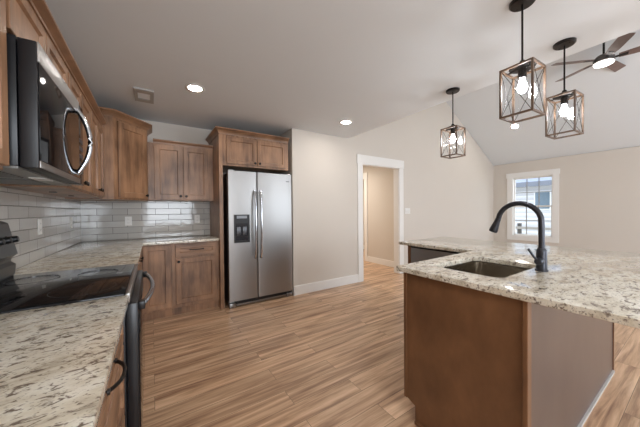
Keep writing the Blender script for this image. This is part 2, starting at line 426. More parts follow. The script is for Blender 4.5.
# doorway: casing, header, jamb liner
d = struct('door_1', boxes((3.04, DX0 + 0.006, YW - 0.02, YW, 0, DZ - 0.006), (DX1 - 0.006, 4.25, YW - 0.02, YW, 0, DZ - 0.006)), M_TRIM)
struct('door_header', boxes((3.025, 4.265, YW - 0.024, YW, DZ - 0.006, 2.255)), M_TRIM, d)
struct('door_jamb', boxes((DX0 - 0.001, DX0 + 0.014, YW, YW + T, 0, DZ - 0.014), (DX1 - 0.014, DX1 + 0.001, YW, YW + T, 0, DZ - 0.014), (DX0, DX1, YW, YW + T, DZ - 0.014, DZ + 0.001)), M_TRIM, d)
d = struct('door_2', boxes((HX - 0.02, HX, 4.70, 4.80, 0, 2.05), (HX - 0.02, HX, 5.55, 5.65, 0, 2.05)), M_TRIM)
struct('door_header', boxes((HX - 0.022, HX, 4.69, 5.66, 2.05, 2.2)), M_TRIM, d)
# window: casing, frame, two sashes with grilles, glass
wn = struct('window_1', boxes((XR - 0.02, XR, 2.03, WY0 + 0.006, WZ0 - 0.006, WZ1 + 0.006), (XR - 0.02, XR, WY1 - 0.006, 3.10, WZ0 - 0.006, WZ1 + 0.006),
                              (XR - 0.024, XR, 2.015, 3.125, WZ1, 2.225), (XR - 0.02, XR, 2.03, 3.10, 0.44, WZ0)), M_TRIM)
ZM = (WZ0 + WZ1) / 2
struct('window_frame', boxes((XR, XR + T, WY0 - 0.001, WY0 + 0.018, WZ0, WZ1), (XR, XR + T, WY1 - 0.018, WY1 + 0.001, WZ0, WZ1),
                             (XR, XR + T, WY0, WY1, WZ0 - 0.001, WZ0 + 0.018), (XR, XR + T, WY0, WY1, WZ1 - 0.018, WZ1 + 0.001)), M_TRIM, wn)
def sash(z0, z1, x):
    y0, y1 = WY0 + 0.018, WY1 - 0.018; b = 0.026
    s = struct('sash', boxes((x, x + 0.03, y0, y0 + b, z0, z1), (x, x + 0.03, y1 - b, y1, z0, z1), (x, x + 0.03, y0, y1, z0, z0 + b), (x, x + 0.03, y0, y1, z1 - b, z1)), M_TRIM, wn)
    g = bmesh.new(); yy = (y1 - y0 - 2 * b) / 3
    for k in (1, 2): add_box(g, x + 0.010, x + 0.02, y0 + b + k * yy - 0.009, y0 + b + k * yy + 0.009, z0 + b, z1 - b)
    zc = (z0 + z1) / 2; add_box(g, x + 0.0102, x + 0.0198, y0 + b, y1 - b, zc - 0.009, zc + 0.009)
    struct('grille', g, plain('grille_grey', srgb(140, 136, 130), 0.5), s)
    struct('pane', boxes((x + 0.013, x + 0.017, y0 + b, y1 - b, z0 + b, z1 - b)), M_GLASS, s)
sash(WZ0 + 0.018, ZM + 0.02, XR + 0.04)
sash(ZM - 0.02, WZ1 - 0.018, XR + 0.075)

# ------------------------------------------------------------------ outside the window
struct('ground_outside', box(XR + T, 30, -8, 20, -0.6, -0.5), plain('dry_lawn', srgb(170, 165, 140), 0.9, noise=0.2, scale=4))
def siding():
    m, nt, b = new_mat('lap_siding'); L = nt.links.new
    tc = N(nt, 'ShaderNodeTexCoord'); wv = N(nt, 'ShaderNodeTexWave', wave_type='BANDS', bands_direction='Z', wave_profile='SAW'); wv.inputs['Scale'].default_value = 1.6
    L(tc.outputs['Object'], wv.inputs['Vector'])
    mx = N(nt, 'ShaderNodeMix', data_type='RGBA'); mx.inputs[6].default_value = srgb(182, 184, 190); mx.inputs[7].default_value = srgb(222, 223, 228)
    L(wv.outputs['Fac'], mx.inputs[0]); L(mx.outputs[2], b.inputs['Base Color']); b.inputs['Roughness'].default_value = 0.7
    return m
hs = thing('neighbour_house', 'white sided house with grey shingle roof seen through the window', 'house', (16, 6, -0.5))
obj('wall', box(14, 20, 1.0, 13, -0.5, 2.3), siding(), hs, False)
obj('roof', prism([(13.6, 0.6, 2.28), (13.6, 0.6, 2.42), (17, 0.6, 4.0), (20.4, 0.6, 2.42), (20.4, 0.6, 2.28)], (0, 12.8, 0)), plain('grey_shingles', srgb(138, 146, 160), 0.9, noise=0.15, scale=12), hs, False)
obj('fascia', box(13.5, 13.62, 0.6, 13.4, 2.22, 2.42), plain('fascia_grey', srgb(110, 116, 128), 0.6), hs, False)
hw = obj('window', boxes((13.95, 14.02, 3.72, 4.30, 1.22, 2.02)), plain('house_window_frame', srgb(225, 228, 232), 0.5), hs, False)
obj('pane', boxes((13.93, 13.952, 3.77, 4.25, 1.27, 1.97)), plain('house_window_glass', srgb(96, 116, 132), 0.1), hw, False)
fe = thing('deck_railing', 'grey wooden railing outside in front of the white house', 'railing', (11, 4, -0.5))
for z in (0.10, 0.55): obj('rail', box(11.0, 11.08, 0, 8, z, z + 0.09), plain('rail_grey', srgb(150, 146, 140), 0.8), fe, False)
for k in range(5): obj('post', box(11.08, 11.18, 0.4 + k * 1.7, 0.5 + k * 1.7, -0.5, 0.75), M_SLOT, fe, False)

# ================================================================== KITCHEN, LEFT RUN
ZT, ZB = 0.92, 0.89                  # counter top, underside
CF = 3.53                            # front edge of the back counter
FX = -0.125                          # face of the left base cabinets
UL = -0.428                           # face of the left wall cabinets

# tile backsplashes
t1 = obj('tile_backsplash', boxes((XL + 0.0005, XL + 0.008, -0.9, YB - 0.0005, ZT + 0.0005, 1.4195)), M_TILE_Y, smooth=False, origin=(XL, 0, ZT))
tag(t1, 'glossy greige subway tile backsplash along the left wall behind the range', 'backsplash')
t2 = obj('tile_backsplash', box(XL + 0.0085, 0.733, YB - 0.008, YB - 0.0005, ZT + 0.0005, 1.4195), M_TILE_X, smooth=False, origin=(XL, YB, ZT))
tag(t2, 'glossy greige subway tile backsplash under the two-door wall cabinet beside the fridge', 'backsplash')

# near base cabinet (drawer bank) and counter
FL = Face((FX, 0, 0), (0, 1, 0), (1, 0, 0))
c = thing('base_cabinet', 'brown drawer cabinet under the near granite counter, left foreground', 'cabinet', (-0.42, 0.6, 0), 'base cabinets')
obj('body', boxes((XL + 0.002, FX, 0.56, 1.357, 0.10, ZB), (XL + 0.06, FX - 0.07, 0.56, 1.357, 0, 0.10)), M_WOOD, c, False)
for v0, v1 in ((0.735, 0.875), (0.44, 0.72), (0.125, 0.425)):
    add_door(c, FL, 0.575, 1.342, v0, v1, 0.0003, name='drawer', pull=(0.96, (v0 + v1) / 2 - 0.01, 0.17), rail=0.045)
c = thing('base_cabinet', 'brown door cabinet at the very near end of the left counter', 'cabinet', (-0.42, -0.1, 0), 'base cabinets')
obj('body', boxes((XL + 0.002, FX, -0.9, 0.559, 0.10, ZB), (XL + 0.06, FX - 0.07, -0.9, 0.559, 0, 0.10)), M_WOOD, c, False)
for u0 in (-0.885, -0.165):
    add_door(c, FL, u0, u0 + 0.71, 0.125, 0.875, 0.0003, knob=(u0 + 0.67, 0.82))
ct = obj('countertop', flat_shape([[(XL + 0.001, -0.92), (-0.086, -0.92), (-0.086, 1.357), (XL + 0.001, 1.357)]], ZB, ZT), M_GRANITE, origin=(0, 0, ZB))
tag(ct, 'beige speckled granite countertop on the near side of the range', 'countertop')

# range
r = thing('range', 'black glass-top electric range with a steel handle, set in the left counter', 'stove', (-0.4, 1.745, 0))
R0, R1 = 1.362, 2.125
obj('body', box(XL + 0.01, -0.10, R0, R1, 0.03, 0.895, 0.003), M_DARKPAINT, r)
for y in (R0 + 0.06, R1 - 0.06):
    for x in (-0.62, -0.18): obj('foot', lathe([(0, 0), (0.02, 0), (0.02, 0.03), (0, 0.031)], (x, y, 0)), M_BLACK, r)
ck = obj('cooktop', box(-0.665, -0.10, R0 + 0.002, R1 - 0.002, 0.8955, 0.926, 0.004), M_BGLASS, r)
M_RING = plain('burner_print', srgb(52, 52, 55), 0.06)
for cx, cy, rr in ((-0.26, R0 + 0.19, 0.115), (-0.26, R1 - 0.19, 0.09), (-0.52, R0 + 0.19, 0.08), (-0.52, R1 - 0.19, 0.10)):
    bm = bmesh.new()
    add_lathe(bm, [(rr - 0.002, 0), (rr, 0), (rr, 0.0004), (rr - 0.002, 0.0004), (rr - 0.002, 0)], (cx, cy, 0.9261), seg=48)
    obj('burner_ring', bm, M_RING, ck)
obj('front_trim', box(-0.0995, -0.082, R0 + 0.002, R1 - 0.002, 0.885, 0.925, 0.004), M_STEEL, r)
FR = Face((-0.10, 0, 0), (0, 1, 0), (1, 0, 0))
obj('control_strip', fbox(FR, R0 + 0.003, R1 - 0.003, 0.0005, 0.016, 0.8785, 0.8845, 0.001), M_BLACK, r)
od = obj('oven_door', fbox(FR, R0 + 0.004, R1 - 0.004, 0.0005, 0.045, 0.235, 0.878, 0.006), M_DARKPAINT, r)
obj('oven_glass', fbox(FR, R0 + 0.012, R1 - 0.012, 0.0452, 0.049, 0.25, 0.80, 0.0015), M_BGLASS, od)
pts = []
for k in range(17):
    s = -1 + 2 * k / 16; pts.append((-0.040 + 0.040 * (1 - s * s), 1.7435 + s * 0.335, 0.855))
obj('door_handle', tube(pts, 0.012, seg=14), M_SATIN, od)
for s in (-1, 1): obj('handle_bracket', box(-0.0545, -0.030, 1.7435 + s * 0.335 - 0.016, 1.7435 + s * 0.335 + 0.016, 0.836, 0.872, 0.004), M_BLACK, od)
dr = obj('storage_drawer', fbox(FR, R0 + 0.004, R1 - 0.004, 0.0005, 0.04, 0.05, 0.228, 0.006), M_DARKPAINT, r)
bgd = obj('backguard', prism([(XL + 0.012, R0, 0.896), (-0.666, R0, 0.896), (-0.640, R0, 0.935), (-0.636, R0, 0.99), (-0.655, R0, 1.005), (-0.652, R0, 1.025), (-0.628, R0, 1.045), (-0.662, R0, 1.215), (-0.68, R0, 1.225), (XL + 0.012, R0, 1.235)], (0, R1 - R0, 0)), plain('backguard_grey', srgb(84, 84, 84), 0.35, 0.3), r, False)
ax = Vector((0.985, 0, 0.168))
for y in (R0 + 0.06, R0 + 0.14, R1 - 0.23, R1 - 0.15, R1 - 0.07):
    o = Vector((-0.650, y, 1.125))
    obj('control_knob', lathe([(0, 0), (0.024, 0), (0.024, 0.006), (0.019, 0.010), (0.017, 0.042), (0.014, 0.046), (0, 0.046)], o, ax, 20), M_BLACK, bgd)
obj('display', box(-0.655, -0.6465, 1.60, 1.84, 1.08, 1.17, 0.002), M_BGLASS, bgd)

# far base cabinets on the left run (drawers, seen edge-on)
c = thing('base_cabinet', 'brown drawer cabinet between the range and the kitchen corner, seen edge-on', 'cabinet', (-0.42, 2.8, 0), 'base cabinets')
obj('body', boxes((XL + 0.002, FX, 2.132, 3.20, 0.10, ZB), (XL + 0.06, FX - 0.07, 2.132, 3.20, 0, 0.10)), M_WOOD, c, False)
for v0, v1 in ((0.735, 0.875), (0.44, 0.72), (0.125, 0.425)):
    add_door(c, FL, 2.15, 3.18, v0, v1, 0.0003, name='drawer', knob=(2.98, (v0 + v1) / 2), rail=0.045)
# corner base cabinet with two doors meeting in the corner
FB = Face((0, CF + 0.04, 0), (1, 0, 0), (0, -1, 0))
YF = CF + 0.04
c = thing('corner_cabinet', 'brown corner base cabinet with a tall narrow door left of the drawer', 'cabinet', (-0.3, 3.7, 0), 'base cabinets')
bm = boxes((XL + 0.002, FX, 3.2005, YB - 0.002, 0.10, ZB), (FX, 0.195, YF, YB - 0.002, 0.10, ZB), (XL + 0.06, FX - 0.07, 3.2005, YB - 0.05, 0, 0.10), (FX - 0.07, 0.195, YF + 0.05, YB - 0.05, 0, 0.10))
obj('body', bm, M_WOOD, c, False)
add_door(c, FB, -0.095, 0.185, 0.125, 0.875, 0.0003)
add_door(c, FL, 3.215, YF - 0.025, 0.125, 0.875, 0.0003, knob=(3.25, 0.79))
# cabinet beside the fridge: drawer over a door
c = thing('base_cabinet', 'brown base cabinet with one drawer over one door, beside the fridge', 'cabinet', (0.46, 3.8, 0), 'base cabinets')
obj('body', boxes((0.1955, 0.733, YF, YB - 0.002, 0.10, ZB), (0.1955, 0.733, YF + 0.05, YB - 0.05, 0, 0.10)), M_WOOD, c, False)
add_door(c, FB, 0.235, 0.70, 0.725, 0.868, 0.0003, name='drawer', pull=(0.468, 0.80, 0.15), rail=0.045)
add_door(c, FB, 0.235, 0.70, 0.150, 0.700, 0.0003, knob=(0.265, 0.665))
ct = obj('countertop', flat_shape([[(XL + 0.001, 2.13), (-0.086, 2.13), (-0.086, CF), (0.733, CF), (0.733, YB - 0.001), (XL + 0.001, YB - 0.001)]], ZB, ZT), M_GRANITE, origin=(0, 0, ZB))
tag(ct, 'L-shaped beige granite countertop turning the far corner to the fridge', 'countertop')

# wall cabinets
FU = Face((UL, 0, 0), (0, 1, 0), (1, 0, 0))
Z1, Z2 = 1.42, 2.172
def wall_cab_left(label, y0, y1, z0, z1, doors, cr=True):
    c = thing('wall_cabinet', label, 'cabinet', (XL + 0.15, (y0 + y1) / 2, z0), 'wall cabinets')
    obj('body', boxes((XL + 0.002, UL, y0, y1, z0, z1)), M_WOOD, c, False)
    for u0, u1, kn in doors: add_door(c, FU, u0, u1, z0 + 0.012, z1 - 0.05, 0.0003, knob=kn, rail=0.05 if z1 - z0 > 0.4 else 0.04)
    return c
c1 = wall_cab_left('brown wall cabinet at the left edge of the view, near side of the microwave', 0.55, 1.345, Z1, Z2, ((0.565, 0.94, (0.90, 1.48)), (0.955, 1.33, (0.99, 1.48))))
c2 = wall_cab_left('short brown wall cabinet directly above the microwave', 1.3455, 2.130, 1.910, Z2, ((1.36, 1.735, None), (1.745, 2.115, None)))
c3 = wall_cab_left('brown wall cabinet between the microwave and the angled corner cabinet', 2.1305, 3.492, Z1, Z2, ((2.15, 2.46, (2.43, 1.48)), (2.475, 2.80, (2.51, 1.48)), (2.83, 3.14, (3.11, 1.48)), (3.155, 3.46, (3.19, 1.48))))
obj('crown_molding', crown(FU, 0.55, 1.345, Z2, 2.21, -0.0005, 0.046), M_WOOD_H, c1)
obj('crown_molding', crown(FU, 1.3455, 2.130, Z2, 2.21, -0.0005, 0.046), M_WOOD_H, c2)
obj('crown_molding', crown(FU, 2.1305, 3.492, Z2, 2.21, -0.0005, 0.046), M_WOOD_H, c3)

for yy in (2.55, 3.05): obj('underside_clip', box(-0.60, -0.565, yy, yy + 0.03, Z1 - 0.006, Z1 - 0.0003), M_BLACK, c3, False)

# angled corner cabinet
A = Vector((-0.335, 3.50, 0)); B = Vector((-0.035, 3.845, 0))
ud = (B - A).normalized(); nd = Vector((ud.y, -ud.x, 0)); LD = (B - A).length
FD = Face(A, ud, nd)
c = thing('wall_cabinet', 'tall angled corner wall cabinet with a single tan-brown door', 'cabinet', (-0.4, 3.9, Z1 - 0.01), 'wall cabinets')
ZD0, ZD1 = 1.41, 2.285
obj('body', prism([(XL + 0.002, 3.4935, ZD0), (A.x, 3.4935, ZD0), (B.x, B.y, ZD0), (B.x, YB - 0.009, ZD0), (XL + 0.009, YB - 0.009, ZD0)], (0, 0, ZD1 - ZD0)), M_WOOD, c, False)
add_door(c, FD, 0.045, LD - 0.03, ZD0 + 0.02, ZD1 - 0.03, 0.004, knob=(LD - 0.055, ZD0 + 0.06), rail=0.06)
# crown following three sides
bm = bmesh.new(); rings = []
prof = [(0, 2.285), (0.008, 2.285), (0.012, 2.30), (0.028, 2.315), (0.050, 2.335), (0.056, 2.337), (0.056, 2.352), (0, 2.352)]
n0, n1, n2 = Vector((0, -1, 0)), nd, Vector((1, 0, 0))
def mit(a, b): return (a + b) / (1 + a.dot(b))
for base, off in ((Vector((XL + 0.002, 3.4935, 0)), n0), (Vector((A.x, 3.4935, 0)), mit(n0, n1)), (Vector((B.x, B.y, 0)), mit(n1, n2)), (Vector((B.x, YB - 0.009, 0)), n2)):
    rings.append([bm.verts.new(base + off * d + Vector((0, 0, z))) for d, z in prof])
for a, b in zip(rings, rings[1:]):
    for i in range(len(prof)): bm.faces.new((a[i], a[(i + 1) % len(prof)], b[(i + 1) % len(prof)], b[i]))
bm.faces.new(rings[0]); bm.faces.new(rings[-1][::-1])
obj('crown_molding', bm, M_WOOD_H, c)

# two-door wall cabinet on the back wall
YU = 3.87
FBU = Face((0, YU, 0), (1, 0, 0), (0, -1, 0))
c = thing('wall_cabinet', 'two-door brown wall cabinet between the corner cabinet and the fridge', 'cabinet', (0.35, 4.0, Z1), 'wall cabinets')
obj('body', box(B.x + 0.0025, 0.733, YU, YB - 0.001, Z1, 2.145), M_WOOD, c, False)
add_door(c, FBU, 0.035, 0.352, Z1 + 0.015, 2.125, 0.0003, knob=(0.325, 1.475))
add_door(c, FBU, 0.362, 0.668, Z1 + 0.015, 2.125, 0.0003, knob=(0.390, 1.475))
obj('crown_molding', crown(FBU, B.x + 0.060, 0.733, 2.145, 2.19, -0.0005, 0.035), M_WOOD_H, c)

# fridge surround: tall panel and the cabinet over the fridge
YS = 3.50
c = thing('fridge_panel', 'tall brown side panel standing left of the fridge', 'panel', (0.755, 3.8, 0))
obj('panel', box(0.735, 0.765, YS, YB - 0.001, 0, 2.275), M_WOOD, c, False)
obj('stile', box(0.733, 0.778, YS - 0.018, YS - 0.0003, 0, 2.275), M_WOOD, c, False)
FF = Face((0, YS, 0), (1, 0, 0), (0, -1, 0))
c = thing('wall_cabinet', 'two-door brown cabinet above the refrigerator', 'cabinet', (1.24, 3.8, 1.87), 'wall cabinets')
obj('body', boxes((0.7655, 1.715, YS, YB - 0.001, 1.87, 2.275)), M_WOOD, c, False)
obj('face_frame', boxes((0.7785, 1.715, YS - 0.018, YS - 0.0003, 1.87, 2.275)), M_WOOD, c, False)
add_door(c, FF, 0.825, 1.228, 1.895, 2.245, 0.0183, knob=(1.200, 1.925), rail=0.05)
add_door(c, FF, 1.238, 1.668, 1.895, 2.245, 0.0183, knob=(1.266, 1.925), rail=0.05)
obj('crown_molding', crown(FF, 0.735, 1.715, 2.2755, 2.345, 0.018, 0.05, left=0.66), M_WOOD_H, c)

# refrigerator
fr = thing('refrigerator', 'stainless side-by-side refrigerator with ice and water dispenser', 'refrigerator', (1.28, 3.8, 0))
fx0, fx1, fs = 0.822, 1.742, 1.212
obj('body', box(fx0 + 0.004, fx1 - 0.004, YW + 0.06, YB - 0.03, 0.05, 1.775, 0.006), M_STEELD, fr)
def fdoor(x0, x1):
    pr = rrect(x0, x1, YW - 0.02, YW + 0.055, 0.014)
    bm = bmesh.new(); lo = [bm.verts.new((x, y, 0.09)) for x, y in pr]; hi = [bm.verts.new((x, y, 1.80)) for x, y in pr]
    n = len(pr); bm.faces.new(lo[::-1]); bm.faces.new(hi)
    for i in range(n): bm.faces.new((lo[i], lo[(i + 1) % n], hi[(i + 1) % n], hi[i]))
    return obj('door', bm, M_STEEL, fr)
dl = fdoor(fx0, fs - 0.003); drr = fdoor(fs + 0.003, fx1)
YD = YW - 0.0202
for dd, x in ((dl, fs - 0.040), (drr, fs + 0.040)):
    pts = [(x, YD - 0.010, 0.63), (x, YD - 0.030, 0.66)]
    for k in range(13):
        s = k / 12; pts.append((x, YD - 0.045 - 0.018 * math.sin(math.pi * s), 0.70 + 0.78 * s))
    pts += [(x, YD - 0.030, 1.52), (x, YD - 0.010, 1.55)]
    bm = tube(pts, 0.014, seg=14)
    for z in (0.64, 1.54): add_lathe(bm, [(0, 0), (0.016, 0), (0.014, 0.03), (0, 0.031)], (x, YD - 0.0005, z), '-y', 14)
    obj('handle', bm, M_SATIN, dd)
dp = obj('dispenser', boxes((0.895, 1.10, YD - 0.010, YD - 0.0003, 1.11, 1.225), (0.895, 0.915, YD - 0.010, YD - 0.0003, 0.875, 1.11), (1.08, 1.10, YD - 0.010, YD - 0.0003, 0.875, 1.11), (0.895, 1.10, YD - 0.014, YD - 0.0003, 0.855, 0.885)), M_BLACK, dl)
obj('dispenser_recess', box(0.915, 1.08, YD - 0.002, YD - 0.0003, 0.885, 1.11), plain('dispenser_cavity', srgb(44, 44, 48), 0.2), dp)
for x in (0.955, 1.035): obj('paddle', box(x - 0.024, x + 0.024, YD - 0.012, YD - 0.0023, 0.955, 1.065, 0.004), plain('paddle_grey', srgb(96, 98, 102), 0.3, 0.5), dp)
obj('display', box(0.93, 1.065, YD - 0.0118, YD - 0.0102, 1.175, 1.21), plain('display_print', srgb(150, 156, 165), 0.3), dp)
obj('badge', box(1.645, 1.70, YD - 0.002, YD - 0.0003, 1.690, 1.702, 0.0005), plain('badge_dark', srgb(90, 90, 92), 0.3, 0.8), drr)
for x in (fx0 + 0.05, fs - 0.05, fs + 0.05, fx1 - 0.05): obj('hinge_cover', box(x - 0.035, x + 0.035, YW - 0.005, YW + 0.12, 1.8005, 1.815, 0.004), M_STEELD, fr) if x in (fx0 + 0.05, fx1 - 0.05) else None
obj('base_grille', boxes((fx0 + 0.09, fx1 - 0.09, YW + 0.008, YW + 0.0595, 0.015, 0.078)), M_BLACK, fr)
obj('base_grille_trim', boxes((fx0 + 0.10, fx1 - 0.10, YW - 0.002, YW + 0.0075, 0.020, 0.042)), M_STEELD, fr)
for x0 in (fx0 + 0.01, fx1 - 0.09): obj('foot', box(x0, x0 + 0.079, YW - 0.008, YW + 0.10, 0, 0.060, 0.005), M_STEELD, fr)

# over-the-range microwave
mw = thing('microwave', 'black over-the-range microwave with a mirror-dark door and bowed steel handle', 'microwave', (-0.5, 1.745, 1.43), )
m0, m1, mz0, mz1 = 1.362, 2.120, 1.435, 1.906
obj('body', box(XL + 0.009, -0.398, m0 + 0.003, m1, mz0 + 0.005, mz1, 0.003), M_DARKPAINT, mw)
md = obj('door', box(-0.3945, -0.345, m0, m1 - 0.13, mz0, mz1 - 0.005, 0.004), plain('microwave_door_edge', srgb(24, 24, 27), 0.4), mw)
obj('door_glass', box(-0.3449, -0.341, m0 + 0.004, m1 - 0.134, mz0 + 0.03, mz1 - 0.080, 0.001), M_BGLASS, md)
obj('top_trim', box(-0.3449, -0.340, m0 + 0.001, m1 - 0.131, mz1 - 0.078, mz1 - 0.006, 0.001), plain('satin_trim', srgb(176, 174, 172), 0.42, 0.55), md)
obj('bottom_trim', box(-0.3449, -0.340, m0 + 0.001, m1 - 0.131, mz0 + 0.002, mz0 + 0.028, 0.001), M_STEEL, md)
hy = 1.93; pts = []
for k in range(17):
    s = -1 + 2 * k / 16; pts.append((-0.341 + 0.056 * (1 - s * s), hy, 1.665 + s * 0.18))
obj('handle', tube(pts, 0.012, seg=14), M_SATIN, md)
for s in (-1, 1): obj('handle_mount', lathe([(0, 0), (0.013, 0), (0.013, 0.006), (0, 0.0065)], (-0.3405, hy, 1.665 + s * 0.175), 'x', 14), M_SATIN, md)
cp = obj('control_panel', box(-0.3945, -0.346, m1 - 0.127, m1, mz0, mz1 - 0.005, 0.004), M_BGLASS, mw)
for r_ in range(5):
    for q in range(3): obj('button', box(-0.3459, -0.3445, m1 - 0.112 + q * 0.034, m1 - 0.088 + q * 0.034, 1.50 + r_ * 0.045, 1.522 + r_ * 0.045), plain('button_grey', srgb(70, 70, 74), 0.4) if (r_, q) == (0, 0) else bpy.data.materials['button_grey'], cp)
obj('underside_panel', boxes((XL + 0.02, -0.40, m0 + 0.01, m1 - 0.01, mz0 - 0.004, mz0 + 0.0048)), plain('underside_grey', srgb(150, 150, 148), 0.4, 0.4), mw)
for y0 in (1.40, 1.78): obj('vent_filter', box(-0.66, -0.48, y0, y0 + 0.30, mz0 - 0.008, mz0 - 0.0042), plain('filter_mesh', srgb(120, 120, 120), 0.5, 0.5, noise=0.4, scale=160), mw)
obj('vent_lamp', box(-0.46, -0.41, 1.68, 1.81, mz0 - 0.008, mz0 - 0.0042), M_PLATE, mw)

# ================================================================== PENINSULA
PX0, PX1 = 1.30, 2.974
PY0, PY1 = 0.425, 1.045
FP = Face((0, PY1 - 0.02, 0), (-1, 0, 0), (0, 1, 0))
c = thing('sink_cabinet', 'brown peninsula base cabinet under the sink with plain end panel', 'cabinet', (1.9, 0.73, 0))
obj('body', boxes((PX0 + 0.02, PX0 + 0.035, PY0 + 0.0125, PY1 - 0.02, 0.10, ZB), (PX0 + 0.035, PX1 - 0.7, PY1 - 0.04, PY1 - 0.02, 0.10, ZB), (PX0 + 0.035, PX1 - 0.012, PY0 + 0.012, PY0 + 0.03, 0.0, ZB), (PX0 + 0.02, PX1 - 0.7, PY0 + 0.012, PY1 - 0.095, 0, 0.10)), M_WOOD, c, False)
# end panel with the toe notch
ep = obj('end_panel', prism([(PX0, PY0 + 0.012, 0), (PX0, PY1 - 0.075, 0), (PX0, PY1 - 0.075, 0.10), (PX0, PY1 - 0.02, 0.12), (PX0, PY1 - 0.02, ZB), (PX0, PY0 + 0.012, ZB)], (0.0195, 0, 0)), M_PANEL, c, False)
obj('corner_strip', box(PX0 - 0.012, PX0 + 0.03, PY0 - 0.008, PY0 + 0.0115, 0, ZB, 0.003), M_PANEL, c, False)
obj('front_strip', box(PX0 - 0.006, PX0 + 0.0195, PY1 - 0.0195, PY1, 0.12, ZB), M_PANEL, c, False)
obj('shoe_strip', box(PX0 - 0.014, PX0 - 0.0005, PY0 + 0.05, PY1 - 0.08, 0, 0.018), M_PANEL, c, False)
for u0 in (-1.77, -2.21):
    add_door(c, FP, u0, u0 + 0.43, 0.125, 0.70, 0.0003, knob=(u0 + (0.03 if u0 > -2 else 0.40), 0.65))
add_door(c, FP, -2.21, -1.34, 0.725, 0.868, 0.0003, name='drawer', rail=0.045)
bp = obj('back_panel', box(PX0 + 0.03, PX1, PY0, PY0 + 0.0115, 0, ZB), M_PANEL_SHEEN, c, False)
obj('edge_strip', box(PX1, PX1 + 0.018, PY0 - 0.006, PY0 + 0.02, 0, ZB), M_PANEL, c, False)
obj('shoe_molding', box(PX0 + 0.035, PX1, PY0 - 0.012, PY0 - 0.0003, 0, 0.016), plain('shoe_light', srgb(196, 192, 190), 0.4), c, False)

dw = thing('dishwasher', 'stainless dishwasher set in the short leg of the peninsula', 'dishwasher', (2.6, 1.5, 0))
obj('body', box(2.33, 2.93, 1.17, 1.765, 0.02, ZB - 0.006), M_BLACK, dw, False)
dd = obj('door', box(2.300, 2.3295, 1.172, 1.763, 0.12, 0.868, 0.005), M_STEEL, dw)
obj('control_edge', box(2.298, 2.3295, 1.172, 1.763, 0.8685, 0.883, 0.003), M_BLACK, dw)
obj('kick_plate', box(2.36, 2.375, 1.172, 1.763, 0.0, 0.0195), M_BLACK, dw, False)
c = thing('dishwasher_end_panel', 'brown end panel closing the far end of the dishwasher leg', 'panel', (2.6, 1.79, 0))
obj('panel', boxes((2.30, 2.95, 1.768, 1.80, 0, ZB)), M_PANEL, c, False)
c = thing('corner_filler_cabinet', 'brown blind corner cabinet between the sink front and the dishwasher', 'cabinet', (2.6, 1.0, 0))
obj('body', box(2.295, PX1 - 0.012, PY0 + 0.031, 1.168, 0.0, ZB), M_WOOD, c, False)

slab = [(1.275, 0.10), (3.13, 0.10), (3.13, 1.90), (2.272, 1.90), (2.272, 1.115), (1.275, 1.085)]
HX0, HX1, HY0, HY1 = 1.465, 2.005, 0.585, 0.965
ct = obj('countertop', flat_shape([slab, rrect(HX0, HX1, HY0, HY1, 0.05)], ZB, ZT), M_GRANITE, origin=(0, 0, ZB))
tag(ct, 'L-shaped speckled granite peninsula countertop with the sink cut into it', 'countertop')

# sink basin hung under the cutout
sk = thing('sink', 'undermount stainless steel sink in the granite peninsula', 'sink', (1.73, 0.77, 0.70))
bm = bmesh.new(); rings = []
for x0, x1, y0, y1, rr, z in ((HX0 - 0.02, HX1 + 0.02, HY0 - 0.02, HY1 + 0.02, 0.06, 0.8865), (HX0 + 0.002, HX1 - 0.002, HY0 + 0.002, HY1 - 0.002, 0.05, 0.8865), (HX0 + 0.008, HX1 - 0.008, HY0 + 0.008, HY1 - 0.008, 0.05, 0.73),
                              (HX0 + 0.03, HX1 - 0.03, HY0 + 0.03, HY1 - 0.03, 0.06, 0.705), (1.72, 1.76, 0.76, 0.80, 0.019, 0.70)):
    rings.append([bm.verts.new((x, y, z)) for x, y in rrect(x0, x1, y0, y1, rr)])
for a, b in zip(rings, rings[1:]):
    for i in range(len(a)): bm.faces.new((a[i], a[(i + 1) % len(a)], b[(i + 1) % len(a)], b[i]))
bm.faces.new(rings[-1])
so = obj('basin', bm, M_SINK, sk)
md_ = so.modifiers.new('thickness', 'SOLIDIFY'); md_.thickness = 0.0015; md_.offset = 1
obj('drain', lathe([(0, 0), (0.045, 0), (0.043, 0.003), (0.030, 0.003), (0.026, 0.001), (0, 0.001)], (1.74, 0.78, 0.7035)), M_STEELD, sk)

# faucet
fa = thing('faucet', 'tall dark bronze gooseneck faucet with side lever behind the sink', 'faucet', (1.83, 0.53, ZT))
fxx, fyy = 1.832, 0.530
obj('base', lathe([(0, 0), (0.030, 0), (0.030, 0.008), (0.026, 0.012), (0.0245, 0.10), (0.0235, 0.118), (0.017, 0.128), (0, 0.129)], (fxx, fyy, ZT)), M_FAUCET, fa)
pts = [(fxx, fyy, ZT + 0.12), (fxx, fyy, 1.10), (fxx, fyy, 1.17)]
ra = 0.108
for k in range(1, 15):
    a = math.pi - math.radians(172) * k / 14
    pts.append((fxx, fyy + ra + ra * math.cos(a), 1.195 + ra * math.sin(a)))
obj('neck', tube(pts, 0.0145, seg=18), M_FAUCET, fa)
e = Vector(pts[-1]); dv = (Vector(pts[-1]) - Vector(pts[-2])).normalized(); dv = Vector((0, dv.y + 0.12, dv.z)).normalized()
obj('spray_head', lathe([(0, 0), (0.0155, 0), (0.0165, 0.02), (0.0235, 0.070), (0.0245, 0.085), (0.022, 0.090), (0, 0.089)], e, dv), M_FAUCET, fa)
lv = obj('lever_hub', lathe([(0, 0), (0.019, 0), (0.019, 0.03), (0.015, 0.036), (0, 0.037)], (fxx - 0.023, fyy, ZT + 0.058), '-x'), M_FAUCET, fa)
